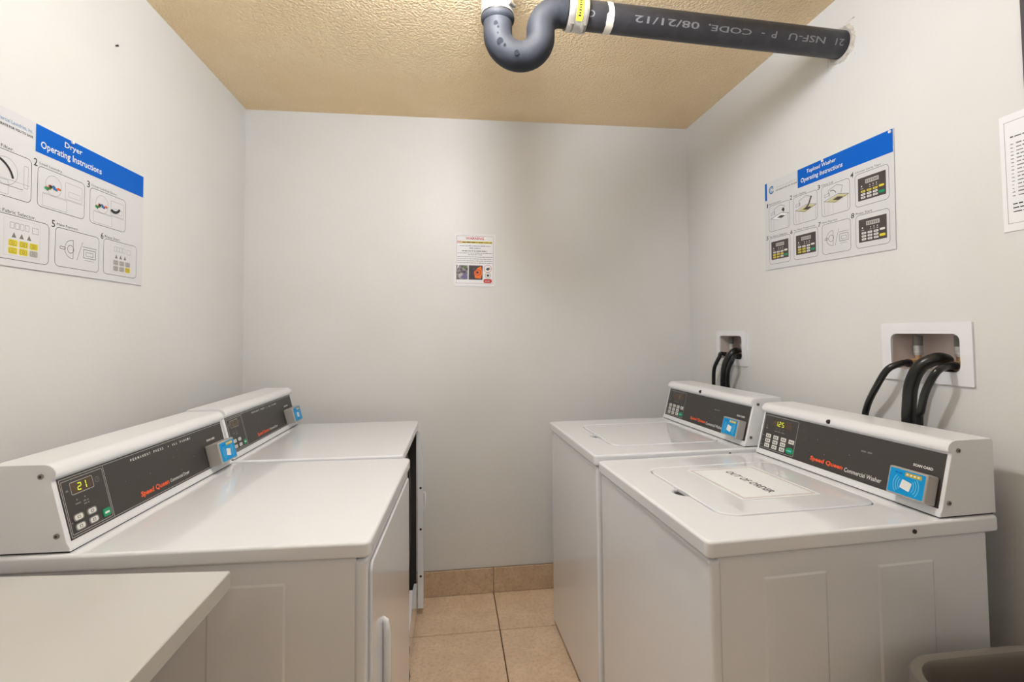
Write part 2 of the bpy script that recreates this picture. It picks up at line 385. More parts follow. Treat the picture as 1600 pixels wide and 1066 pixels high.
# ------------------------------------------------------------------ laundry machines
# machine space: x to the user's right, y into the depth, z up; the front left corner of the top is the origin
def console(root, W, ztop, Y0, kind, lit, dotted=False):
    z = ztop
    prof = [(0, .0028), (0, .010), (.0055, .018), (.0390, .1455), (.0310, .1475), (.0285, .152), (.0290, .159), (.0335, .1665), (.041, .172), (.052, .1745), (.150, .1745), (.1555, .169), (.1555, .0028)]
    x0, x1 = .010, W-.010
    hs = MB().prism([(Y0+y, z+h) for y, h in prof], x0, x1, .0026, seg=2).build('console_housing', M_enamel2, root)
    MB().box(x0+.003, x1-.003, Y0+.0015, Y0+.15, z-.0005, z+.0035).build('gasket', M_dark, root)
    # panel frame
    p0 = Vector((0, Y0+.0055, z+.018)); d = Vector((0, .033, .127)); ey = d.normalized(); ex = Vector((1, 0, 0)); ez = ex.cross(ey)
    PL = W-.040; o = p0 + ex*(.021) + ey*.0015
    M = Matrix((ex, ey, ez)).transposed().to_4x4(); M.translation = o
    pan = MB().box(0, PL, 0, .1255, -.001, .0012, .0006, seg=1).build('control_panel', M_panel, root, M)
    L = Matrix.Translation((0, 0, .0012))
    def sub(p, name): return p.build(name, pan, L)
    if kind == 'washer':
        p = Prints(); p.frame(.004, .005, .160, .119, .004, .0013, M_outline)
        sub(p, 'outline')
        p = Prints(); p.rect(.046, .085, .134, .108, M_disp)
        if lit:
            for k, ch in enumerate('125'): p.seg7(ch, .058+k*.0145, .088, .0105, .0165, M_led, 1)
        else: p.seg7('8', .098, .088, .0105, .0165, M_leddim, 1)
        sub(p, 'display')
        p = Prints(); p.circ(.021, .083, .0022, M_dim); p.rect(.016, .072, .026, .077, M_dim)
        for k in range(3): p.circ(.066+k*.016, .079, .0018, M_dim); p.words(.060+k*.016, .072+k*.016, .069, .004, M_dim, seed=k)
        for k in range(3): p.words(.007, .0185, .047-k*.016, .0035, M_dim, seed=10+k)
        p.text('OUT', .394, .080, .428, .090, M_dim, slant=.1) if False else p.words(.394, .428, .080, .008, M_dim, seed=4)
        sub(p, 'indicator_print')
        ks = [(c, r) for r in range(3) for c in range(3)]+[(3, 0)]
        for c, r in ks:
            cx, cy = .036+c*.0357, .0495-r*.0163
            k = MB().box(cx-.0118, cx+.0118, cy-.0065, cy+.0065, .0, .0012, .0009, seg=1)
            q = Prints(); q.b = k; q.mats = [M_key]; q.b.m = [0]*len(q.b.f)
            for j in range(2): q.b.add([(cx-.007+j*.008, cy-.003, .00135), (cx-.001+j*.008, cy-.003, .00135), (cx-.002+j*.008, cy+.003, .00135), (cx-.006+j*.008, cy+.003, .00135)], [(0, 1, 2, 3)], q.mi(M_dim))
            q.build('key', pan, L)
        e = MB(); pts = [(.142+.0175*math.cos(a), .0205+.0105*math.sin(a)) for a in [2*PI*k/24 for k in range(24)]]
        e.add([(x, y, 0) for x, y in pts]+[(x, y, .0014) for x, y in pts], [(k, (k+1) % 24, 24+(k+1) % 24, 24+k) for k in range(24)]+[tuple(range(24, 48))])
        st = e.build('start_key', M_green, pan, L); st['label'] = 'green oval start key'
        q = Prints(); q.rect(.131, .0205-.001, .134, .0205+.001, M_white, 8); q.words(.136, .151, .018, .0055, M_cyanl, 8, seed=2); q.build('lettering', pan, L)
        s0, s1, word = .227, .346, 'Commercial Washer'; c0, c1 = .352, .466
    else:
        p = Prints(); p.path([(0.003, .1215), (PL-.003, .1215), (PL-.003, .004), (.003, .004), (.003, .1215)], .0012, M_outline)
        p.line(.1205, .0045, .1205, .1210, .0013, M_outline); p.frame(.006, .008, .117, .117, .003, .0011, M_outline)
        sub(p, 'outline')
        p = Prints(); p.frame(.0255, .084, .086, .110, .003, .0011, M_outline, 1); p.rrect(.0265, .085, .085, .109, .002, M_disp)
        m_ = M_led if lit else M_leddim
        p.seg7('2', .043, .089, .0115, .016, m_, 1); p.seg7('1', .056, .089, .0115, .016, m_, 1)
        sub(p, 'display')
        p = Prints(); p.circ(.098, .097, .006, M_dim, t=.001); p.line(.098, .097, .098, .101, .001, M_dim); p.line(.098, .097, .101, .097, .001, M_dim)
        p.circ(.0165, .094, .004, M_dim, a0=0, a1=180)
        for k in range(2): p.circ(.035+k*.021, .0725, .002, M_dim); p.words(.029+k*.021, .043+k*.021, .063, .0042, M_dim, seed=k)
        p.words(.050, .064, .057, .004, M_dim, seed=8)
        p.words(.0085, .013, .03, .004, M_dim, seed=3)
        sub(p, 'indicator_print')
        for c, r in ((0, 0), (1, 0), (0, 1), (1, 1)):
            cx, cy = .0285+c*.0355, .0385-r*.019
            k = MB(); pts = rr(cx-.0135, cy-.0072, cx+.0135, cy+.0072, .006)
            nn = len(pts); k.add([(x, y, 0) for x, y in pts]+[(x, y, .0014) for x, y in pts], [(i, (i+1) % nn, nn+(i+1) % nn, nn+i) for i in range(nn)]+[tuple(range(nn, 2*nn))])
            q = Prints(); q.b = k; q.mats = [M_dim]
            q.b.add([(x, y, .0016) for x, y in rr(cx-.0105, cy-.0052, cx+.0105, cy+.0052, .004)], [tuple(range(24))], q.mi(M_key))
            q.b.add([(x, y, .0018) for x, y in rr(cx-.004, cy-.0030, cx+.004, cy+.0030, .001)], [tuple(range(24))], q.mi(M_dim))
            q.b.add([(x, y, .0020) for x, y in rr(cx-.0022, cy-.0018, cx+.0022, cy+.0018, .0006)], [tuple(range(24))], q.mi(M_key))
            q.build('key', pan, L)
        k = MB(); pts = rr(.0905, .0135, .1125, .0300, .004); nn = len(pts)
        k.add([(x, y, 0) for x, y in pts]+[(x, y, .0014) for x, y in pts], [(i, (i+1) % nn, nn+(i+1) % nn, nn+i) for i in range(nn)]+[tuple(range(nn, 2*nn))])
        st = k.build('start_key', M_green, pan, L); st['label'] = 'green start key'
        q = Prints(); q.words(.095, .108, .019, .006, M_white, 8, seed=5); q.build('lettering', pan, L)
        s0, s1, word = .214, .325, 'Commercial Dryer'; c0, c1 = .331, .419
        p = Prints(); ch = 'PERMANENT PRESS'; step = (.339-.208)/len(ch)
        for i, c_ in enumerate(ch):
            if c_ != ' ': p.text(c_, .208+i*step, .1065, .208+i*step+.0052, .1125, M_white, 0, .01)
        p.circ(.3575, .109, .0018, M_white)
        ch = 'ALL FABRIC'; step = (.466-.375)/len(ch)
        for i, c_ in enumerate(ch):
            if c_ != ' ': p.text(c_, .375+i*step, .1065, .375+i*step+.0052, .1125, M_white, 0, .01)
        sub(p, 'cycle_print')
    p = Prints(); p.text('Speed Queen', s0, .0120, s1, .0285, M_orange, 0, .032, .12); sub(p, 'lettering')['label'] = 'orange lettering'
    p = Prints(); p.text(word, c0, .0135, c1, .0255, M_white, 0, .008, .1); sub(p, 'lettering')
    p = Prints(); p.text('SCAN CARD', .540, .0800, .588, .0865, M_white, 0, .04); sub(p, 'lettering')
    p = Prints()
    for _ in range(9): p.circ(random.uniform(.17, .5), random.uniform(.03, .11), random.uniform(.0005, .0011), M_outline, n=6)
    sub(p, 'dust_speck')
    # card reader
    rd = empty('card_reader', (0, 0, 0)); rd.parent = root; rd.matrix_local = M
    rx0, rx1, ry0, ry1, dp = (.510, .606, .002, .069, .034) if kind == 'washer' else (.520, .617, .002, .069, .042)
    rd['label'] = 'grey card reader with light blue face'
    MB().box(rx0, rx1, ry0, ry1, .001, dp, .004, seg=3).build('reader_housing', M_steel, rd)
    p = Prints(); Lr = Matrix.Translation((rx0, ry0, dp)); rw, rh = rx1-rx0, ry1-ry0
    p.rrect(.0045, .0045, rw-.0045, rh-.0045, .003, M_cyan)
    for k in range(4): p.rect(.046+k*.009, rh-.0145, .051+k*.009, rh-.011, M_white, 2)
    p.rrect(.043, rh-.0175, .083, rh-.008, .001, M_gold, 1); p.words(.018, .036, rh-.0145, .004, M_blue, 1, seed=1)
    cx, cy = rw/2, rh*.42
    a = math.radians(-12)
    card = [(cx+x*math.cos(a)-y*math.sin(a), cy+x*math.sin(a)+y*math.cos(a)) for x, y in rr(-.0125, -.0105, .0125, .0105, .0025)]
    p.poly(card, M_white, 2)
    for r_ in (.020, .026, .032):
        p.circ(cx, cy, r_, M_cyanl, 1, .0016, -38, 38, 10); p.circ(cx, cy, r_, M_cyanl, 1, .0016, 142, 218, 10)
    p.build('reader_face', rd, Lr)
    # screws on the ends
    for sx, xs in ((-1, x0), (1, x1)):
        for sy, sz in ((.056, .151), (.024, .034)):
            b = MB().cyl((xs, Y0+sy, z+sz), (xs+sx*.0025, Y0+sy, z+sz), .0052, 14).cyl((xs+sx*.0025, Y0+sy, z+sz), (xs+sx*.0029, Y0+sy, z+sz), .0024, 8, 1)
            b.build('screw', [M_screw, M_dark], root)
    if kind == 'washer':
        MB().tube([(W*.465, Y0+.036, z+.158), (W*.465, Y0+.0265, z+.158), (W*.465, Y0+.0225, z+.158)], [.0068, .0064, .003], 14).build('plug', M_dark, root)
    return hs

def washer(name, x, y, rot, ztop, Y0, lit, label):
    W, D = .652, .737
    root = empty(name, (x, y, 0), -PI/2+rot); tag(root, label, 'washing machine', None)
    zt = ztop-.036
    body = MB().box(.010, W-.010, .026, D-.030, .025, zt-.002, .004)
    body.build('cabinet', M_enamel, root)
    MB().box(.006, W-.006, .008, .0345, .018, zt-.0045, .009, seg=3).build('front_panel', M_enamel, root)
    for s in (0, 1):   # pressed ribs of the sides, two each side
        for u0, u1 in ((.13, .285), (.41, .56)):
            o_, i_ = rr(u0, .14, u1, zt-.05, .004), rr(u0+.005, .145, u1-.005, zt-.055, .003)
            n_ = len(o_); xx = (.010-.0024) if s == 0 else (W-.010+.0024); xi = .010+.0004 if s == 0 else W-.010-.0004
            m = MB(); m.add([(xi, a, b) for a, b in o_]+[(xx, a+.0015*(1 if a < (u0+u1)/2 else -1), b) for a, b in i_], [(k, (k+1) % n_, n_+(k+1) % n_, n_+k) if s == 1 else (k, n_+k, n_+(k+1) % n_, (k+1) % n_) for k in range(n_)]+[tuple(range(n_, 2*n_)) if s == 1 else tuple(reversed(range(n_, 2*n_)))])
            m.build('pressed_rib', M_enamel, root)
    # top with lid opening and finger notch
    lx0, lx1, ly0, ly1, r = .128, .530, .118, .545, .045
    def lidshape(g):
        p = rr(lx0-g, ly0-g, lx1+g, ly1+g, r+g, 8); return p
    hole = lidshape(.0016)
    # finger notch spliced into the front edge of the opening (front edge runs left to right at y = ly0)
    i_ = 3*9      # first point of the lower right arc; the front edge lies between arcs 3 and 4
    front = [(lx1-.212+(.066*k/8), ly0-.0016-.026*math.sin(PI*k/8)**.6) for k in range(9)]
    hole = hole[:27]+front+hole[27:]
    curve_plate('top_panel', [rr(0, 0, W, D, .016, 6), hole], zt, ztop, .007, M_enamel, root)
    MB().box(lx0-.03, lx1+.03, ly0-.05, ly1+.02, zt+.002, zt+.004).build('gap_shade_sheet', M_dark, root)  # dark sheet added under the lid to shade the gap
    MB().box(lx1-.214, lx1-.144, ly0-.024, ly0+.004, zt+.006, ztop-.010).build('notch_shade_block', M_dark, root)  # dark block added to make the finger notch look shaded
    curve_plate('lid', [lidshape(0)], zt+.012, ztop+.0005, .0025, M_enamel, root)
    for a, b in ((.05, .08), (W-.05, .08), (.05, D-.1), (W-.05, D-.1)):
        MB().cyl((a, b, .0), (a, b, .03), .020, 12).build('foot', M_dark, root)
    if name == 'washing_machine': MB().cyl((W-.0, .50, ztop-.017), (W+.002, .50, ztop-.017), .005, 10).build('screw', M_dark, root)
    console(root, W, ztop, Y0, 'washer', lit)
    return root

def dryer(name, x, y, rot, ztop, Y0, lit, label, opened):
    W, D = .683, .735
    root = empty(name, (x, y, 0), PI/2+rot); tag(root, label, 'dryer', None)
    zt = ztop-.033
    if not opened:
        MB().box(.010, W-.010, .030, D-.02, .025, zt-.002, .004).build('cabinet', M_enamel, root)
        fp = MB().box(.006, W-.006, .0085, .034, .018, zt-.0045, .009, seg=3).build('front_panel', M_enamel, root)
        curve_plate('inset_panel', [rr(.028, .05, W-.028, zt-.022, .02, 6)], 0, .0065, .0038, M_enamel, root, Matrix(((1, 0, 0, 0), (0, 0, -1, .0086), (0, 1, 0, 0), (0, 0, 0, 1))))
        dr = curve_plate('door', [rr(.085, .20, .60, .695, .03, 6)], 0, .0010, .0004, M_enamel, root, Matrix(((1, 0, 0, 0), (0, 0, -1, .0026), (0, 1, 0, 0), (0, 0, 0, 1))))
        MB().tube([(.160, .002, .672), (.160, -.004, .665), (.160, -.007, .635), (.160, -.007, .53), (.160, -.004, .500), (.160, .002, .493)], [.005, .008, .0095, .0095, .008, .005], 14).build('door_handle', M_enamel2, root)
    else:
        # front panel taken off above the kick plate: dark inside, drum rim, side flange with screws
        t = .012; b = MB()
        b.box(.010, .010+.003, .012, D-.02, .03, zt-.002); b.box(W-.013, W-.010, .012, D-.02, .03, zt-.002)
        b.box(.010, W-.010, D-.023, D-.02, .03, zt-.002); b.box(.010, W-.010, .012, D-.02, .03, .034)
        b.build('cabinet', M_enamel, root)
        MB().box(.016, W-.016, D-.03, D-.026, .04, zt-.004).box(.0135, .0155, .013, D-.03, .04, zt-.004).box(W-.0155, W-.0135, .013, D-.03, .04, zt-.004).box(.016, W-.016, .03, D-.03, zt-.006, zt-.004).build('inside_shade_sheets', M_inside, root)  # dark sheets added to colour the open cabinet as shaded
        MB().ring((W/2, .075, .50), (W/2, .62, .50), .275, .279, 48).build('drum', M_drum, root)
        MB().ring((W/2, .034, .52), (W/2, .085, .52), .262, .312, 48).build('drum_rim', M_inside, root)
        MB().tube([(.165, .070, .16), (.165, .070, zt-.10), (.165, .073, zt-.05)], [.042, .042, .034], 20).build('air_duct', M_drum, root)
        MB().box(.010, .030, .008, .030, .03, zt-.006, .003).build('side_flange', M_enamel, root)['label'] = 'near side flange'
        sf = MB().prism([(-.022, .035), (-.022, zt-.16), (-.006, zt-.045), (-.001, zt-.012), (.010, zt-.012), (.006, zt-.16), (.006, .035)], W-.030, W-.010, .0015).build('side_flange', M_enamel, root)
        for zz in (.185, .405, .60): MB().cyl((W-.0295, -.009, zz), (W-.0318, -.009, zz), .0055, 10).build('screw', M_dark, sf)
        MB().tube([(W-.022, -.022, .50), (W-.022, -.028, .51), (W-.022, -.029, .54), (W-.022, -.028, .57), (W-.022, -.022, .58)], .006, 10).build('latch', M_enamel2, sf)
        kp = MB(); prof = [(.030, .03), (W-.036, .03), (W-.036, .155), (.52, .165), (.43, .235), (.34, .150), (.20, .125), (.03, .125)]
        n_ = len(prof); kp.add([(a, .008, c) for a, c in prof]+[(a, .022, c) for a, c in prof], [tuple(range(n_)), tuple(reversed(range(n_, 2*n_)))]+[((k+1) % n_, k, n_+k, n_+(k+1) % n_) for k in range(n_)])
        kp.build('kick_plate', M_enamel, root)
        MB().tube([(.088, .006, .25), (.091, -.004, .20), (.090, -.002, .15), (.094, -.004, .10), (.093, -.003, .075)], [.007, .010, .007, .011, .008], 8).build('seal_strip', M_dark, root)['label'] = 'loose torn dark seal strip'
        MB().cyl((.026, -.004, .50), (.026, -.004, .60), .006, 10).build('hinge', M_screw, root)
    for s in (0, 1):
        for u0, u1 in ((.170, .325), (.455, .61)):
            o_, i2 = rr(u0, .14, u1, zt-.045, .004), rr(u0+.005, .145, u1-.005, zt-.050, .003)
            n_ = len(o_); xx = (.010-.0024) if s == 0 else (W-.010+.0024); xi = .0104 if s == 0 else W-.0104
            m = MB(); m.add([(xi, a, c) for a, c in o_]+[(xx, a, c) for a, c in i2], [(k, (k+1) % n_, n_+(k+1) % n_, n_+k) if s == 1 else (k, n_+k, n_+(k+1) % n_, (k+1) % n_) for k in range(n_)]+[tuple(range(n_, 2*n_)) if s == 1 else tuple(reversed(range(n_, 2*n_)))])
            m.build('pressed_rib', M_enamel, root)
    curve_plate('top_panel', [rr(0, 0, W, D, .018, 6)], zt, ztop, .007, M_enamel, root)
    for a, b in ((.05, .08), (W-.05, .08), (.05, D-.1), (W-.05, D-.1)):
        MB().cyl((a, b, .0), (a, b, .035), .020, 12).build('foot', M_dark, root)
    console(root, W, ztop, Y0, 'dryer', lit)
    return root

def corner(x, y, rot, W):   # far aisle corner of a washer from its near aisle corner
    return x-math.sin(rot)*W, y+math.cos(rot)*W
xa, ya = corner(.519, .961, .050, .652)
w1 = washer('washing_machine', xa, ya, .050, .909, .583, True, 'white top-loading washer nearest the camera, out of order sheet on its lid, display lit')
xa, ya = corner(.482, 1.629, .036, .652)
w2 = washer('washing_machine', xa, ya, .036, .921, .565, False, 'white top-loading washer in the far right corner, bare lid, dim display')
d_1 = dryer('dryer', -.1645, 1.052, -.040, .9136, .582, True, 'white dryer nearest the camera, left side beside the table, display showing 21', False)
d_2 = dryer('dryer', -.165, 1.765, -.018, .915, .565, False, 'white dryer in the far left corner with its front panel missing', True)

# sheet on the lid of the near washer
def frame_matrix(o, ex, ey):
    ex = Vector(ex).normalized(); ey = Vector(ey).normalized(); ez = ex.cross(ey); ey = ez.cross(ex)
    m = Matrix((ex, ey, ez)).transposed().to_4x4(); m.translation = Vector(o); return m
r_ = .050; exw = Vector((math.sin(r_), -math.cos(r_), 0)); eyw = Vector((math.cos(r_), math.sin(r_), 0))
o_ = Vector((xa, ya, 0))
xa, ya = corner(.519, .961, .050, .652); o_ = Vector((xa, ya, .9098)) + exw*.166 + eyw*.226
sheet = MB().box(0, .279, 0, .2286, 0, .0004).build('paper_sheet', M_paper2); sheet.matrix_world = frame_matrix(o_, exw, eyw)
tag(sheet, 'white OUT OF ORDER sheet with thin red border taped on the near washer lid', 'sign')
p = Prints()
for q, t_, m_ in ((.010, .0016, M_brownred), (.0145, .0007, M_dim)):
    p.frame(q, q, .279-q, .2286-q, .0008, t_, m_)
p.build('border', sheet, Matrix.Translation((0, 0, .0004)))
p = Prints(); p.text('OUT OF ORDER', .042, .104, .240, .128, M_black, 0, .02); p.build('lettering', sheet, Matrix.Translation((0, 0, .0004)))

# ------------------------------------------------------------------ P-trap, drain pipe, couplings
PY = 1.484
def arc(cx, cz, r, a0, a1, n=12): return [(cx+r*math.cos(math.radians(a0+(a1-a0)*k/n)), PY, cz+r*math.sin(math.radians(a0+(a1-a0)*k/n))) for k in range(n+1)]
trap = empty('drain_trap', (.2175, PY, 2.15)); tag(trap, 'dark grey cast iron U-shaped drain trap hanging below the ceiling', 'pipe')
def bt(b, name, m, root):
    o = b.build(name, m, root); o.matrix_parent_inverse = Matrix.Translation(-Vector(root.location)); return o
LX, RX, R0 = .1503, .2853, .0675
path = [(LX, PY, 2.335), (LX, PY, 2.30)]+arc(.2178, 2.268, R0, 180, 360, 22)[0:]+arc(RX+.066, 2.286, .066, 180, 90, 12)+[(.372, PY, 2.3515)]
bt(MB().tube(path, .0445, 32), 'trap_bend', M_iron, trap)
bt(MB().tube([(LX, PY, 2.302), (LX, PY, 2.307), (LX, PY, 2.316), (LX, PY, 2.322)], [.0455, .0505, .0525, .0505], 32), 'hub', M_iron, trap)
em = MB()
for (x_, z_, r__) in ((.140, 2.297, .007), (.147, 2.286, .004), (.1455, 2.268, .0025), (.153, 2.243, .0095), (.1665, 2.232, .004), (.203, 2.210, .0075)):
    yy = PY
    # raised foundry marks on the lower front of the bend
    base = Vector((x_, PY-.0395, z_-.0195)); em.cyl(base, base+Vector((0, -.0060, -.0034)), r__, 14)
bt(em, 'casting_mark', M_iron, trap)
def coupling(name, a, b, label, lab_at):
    a = Vector(a); b = Vector(b); t = (b-a).normalized(); L_ = (b-a).length
    root = empty(name, a); tag(root, label, 'pipe coupling', 'steel pipe couplings')
    bt(MB().ring(a+t*.001, b-t*.001, .0446, .0495, 36), 'sleeve', M_rubber, root)
    bt(MB().ring(a+t*.004, b-t*.004, .0495, .0507, 36), 'shield', M_band, root)
    for k in (.22, .78):
        c = a+t*(L_*k)
        cl = bt(MB().ring(c-t*.0065, c+t*.0065, .0507, .0525, 36), 'band_clamp', M_band, root)
        # worm screw, below/side
        n_ = (Vector((0, -.35, -1)) if abs(t.x) > .5 else Vector((.8, -.8, 0))).normalized(); s_ = t.cross(n_).normalized()
        q = c+n_*.0555
        bt(MB().cyl(q-s_*.012, q+s_*.012, .0055, 12).cyl(q+s_*.012, q+s_*.017, .0038, 6), 'clamp_screw', M_screw, root)
    # yellow label wrapped on the shield
    n0 = Vector((0, -1, -.25)).normalized() if abs(t.x) > .5 else Vector((-.25, -1, 0)).normalized()
    n0 = (n0-t*n0.dot(t)).normalized(); s0 = t.cross(n0)
    lb = MB(); m_ = 10; vs = []
    for k in range(m_+1):
        an = math.radians(-38+76*k/m_); d = n0*math.cos(an)+s0*math.sin(an)
        vs += [a+t*(L_*lab_at[0])+d*.0533, a+t*(L_*lab_at[1])+d*.0533]
    lb.add(vs, [(2*k, 2*k+1, 2*k+3, 2*k+2) for k in range(m_)], 0, True)
    vs2, fs2 = text_polys('RPTUHFR' if False else 'PIONEER' if False else 'COUPLING' if False else 'NO HUB', .02)
    return root, lb, n0, s0, a, t, L_
for args in (('pipe_coupling', (LX, PY, 2.322), (LX, PY, 2.408), 'steel banded coupling above the trap, cut by the top of the photo', (.30, .66)),
             ('pipe_coupling', (.366, PY, 2.3515), (.436, PY, 2.3475), 'steel banded coupling with yellow label joining trap to black pipe', (.38, .68))):
    root, lb, n0, s0, a, t, L_ = coupling(*args)
    del root['group']
    bt(lb, 'label_strip', M_lyellow, root)
    tx = MB()
    for k in range(7):      # illegible print on the label
        an = math.radians(-26+8*k); d = n0*math.cos(an)+s0*math.sin(an); c = a+t*(L_*(args[4][0]+args[4][1])/2)
        e = t*(.003 if k % 2 else .0045); s1 = (n0*-math.sin(an)+s0*math.cos(an))*.0022
        tx.add([c-e-s1+d*.0537, c+e-s1+d*.0537, c+e+s1+d*.0537, c-e+s1+d*.0537], [(0, 1, 2, 3)])
    bt(tx, 'lettering', M_black, root)
# riser from the trap up into the ceiling
rs = empty('riser_pipe', (LX, PY, 2.40)); tag(rs, 'short black vertical pipe between the upper coupling and the ceiling', 'pipe')
bt(MB().tube([(LX, PY, 2.392), (LX, PY, H+.02)], .0443, 32), 'pipe_wall', M_abs, rs)
# long black drain pipe into the right wall
A0 = Vector((.418, PY, 2.3480)); B0 = Vector((XR+.06, PY, 2.3080)); tt = (B0-A0).normalized()
dp = empty('drain_pipe', A0); tag(dp, 'long black plastic drain pipe running into the right wall', 'pipe')
bt(MB().tube([A0, A0.lerp(B0, .33), A0.lerp(B0, .66), B0], .0443, 36), 'pipe_wall', M_abs, dp)
cb = A0.lerp(B0, .085); cbd = tt*.008
band = MB(); n_ = 36; up = Vector((0, 0, 1)); up = (up-tt*up.dot(tt)).normalized(); sd = tt.cross(up); vs = []
for k in range(n_):
    an = 2*PI*k/n_; d = up*math.cos(an)+sd*math.sin(an); off = -.004*math.cos(an)+random.uniform(-.0012, .0012)+.004
    vs += [cb+tt*(off-.010+(-.006 if math.cos(an) < -.3 else 0))+d*.0452, cb+tt*(off+.008)+d*.0452]
band.add(vs, [(2*k, 2*k+1, (2*k+3) % (2*n_), (2*k+2) % (2*n_)) for k in range(n_)], 0, True)
bt(band, 'cement_band', M_cream, dp)['label'] = 'cream band of pipe cement'
# print on the pipe: upside down, read from the wall towards the trap
front = (Vector((0, -1, 0))-tt*Vector((0, -1, 0)).dot(tt)).normalized(); dn = tt.cross(front); dn = dn if dn.z < 0 else -dn
def pipe_text(s_, x_at, length, hgt=.020, tilt=24):
    vs, fs = text_polys(s_, .012); tb_ = bmesh.new(); q_ = [tb_.verts.new((x, y, 0)) for x, y in vs]
    for f in fs: tb_.faces.new([q_[i] for i in f])
    y0_, y1_ = min(v[1] for v in vs), max(v[1] for v in vs)
    for k in range(1, 8): bmesh.ops.bisect_plane(tb_, geom=tb_.verts[:]+tb_.edges[:]+tb_.faces[:], plane_co=(0, y0_+(y1_-y0_)*k/8, 0), plane_no=(0, 1, 0))
    tb_.verts.index_update(); vs = [(v.co.x, v.co.y) for v in tb_.verts]; fs = [tuple(v.index for v in f.verts) for f in tb_.faces]; tb_.free()
    ax = min(v[0] for v in vs); bx_ = max(v[0] for v in vs); ay = min(v[1] for v in vs); by_ = max(v[1] for v in vs)
    out = []
    for x, y in vs:
        u = (x-ax)/(bx_-ax)*length; v = ((y-ay)/(by_-ay)-.5)*hgt
        ang = math.radians(tilt)+v/.0443
        out.append(A0 + tt*((x_at-u-A0.x)/tt.x) + (front*math.cos(ang)+dn*math.sin(ang))*.0447)
    bt(MB().add(out, [tuple(reversed(f)) for f in fs]), 'lettering', M_pipeink, dp)
pipe_text('21', 1.303, .030); pipe_text('NSF-U', 1.235, .130); pipe_text('P', 1.062, .018); pipe_text('-', 1.02, .012, .003)
pipe_text('CODE,', .975, .150); pipe_text('08/21/12', .795, .215); pipe_text('C', .452, .020)
# ragged plaster round the hole
pl = MB(); n_ = 40; vs = []
cxr = A0 + tt*((XR-A0.x)/tt.x)
for k in range(n_):
    an = 2*PI*k/n_
    for rr__, xo in ((.0445, -.004), (.050+random.uniform(0, .008), -.007-random.uniform(0, .004)), (.060+random.uniform(-.003, .007), .001)):
        vs.append((XR+xo, cxr.y+rr__*math.cos(an)*1.0, cxr.z+rr__*math.sin(an)))
vs += [(XR+.02, PH[i], PH[j]) for i, j in ((0, 2),)]
pl.add(vs[:-1], [(3*k+j, 3*k+j+1, (3*(k+1)+j+1) % (3*n_), (3*(k+1)+j) % (3*n_)) for k in range(n_) for j in (0, 1)], 0, False)
# filler plate behind the ring closes the square hole in the wall
def annulus(b, x, cy, cz, r, box):
    pts = [(cy+r*math.cos(2*PI*k/40), cz+r*math.sin(2*PI*k/40)) for k in range(40)]; q = []
    for a_, b_ in pts:
        dy, dz = a_-cy, b_-cz; s_ = min(((box[1]-cy) if dy > 0 else (cy-box[0]))/max(abs(dy), 1e-6), ((box[3]-cz) if dz > 0 else (cz-box[2]))/max(abs(dz), 1e-6))
        q.append((cy+dy*s_, cz+dz*s_))
    b.add([(x, a_, b_) for a_, b_ in pts+q], [(k, (k+1) % 40, 40+(k+1) % 40, 40+k) for k in range(40)])
fl = MB(); annulus(fl, XR+.001, cxr.y, cxr.z, .0446, PH)
fl.build('filler', M_wall, wall_right)
pl.build('plaster_ring', M_plaster, wall_right)

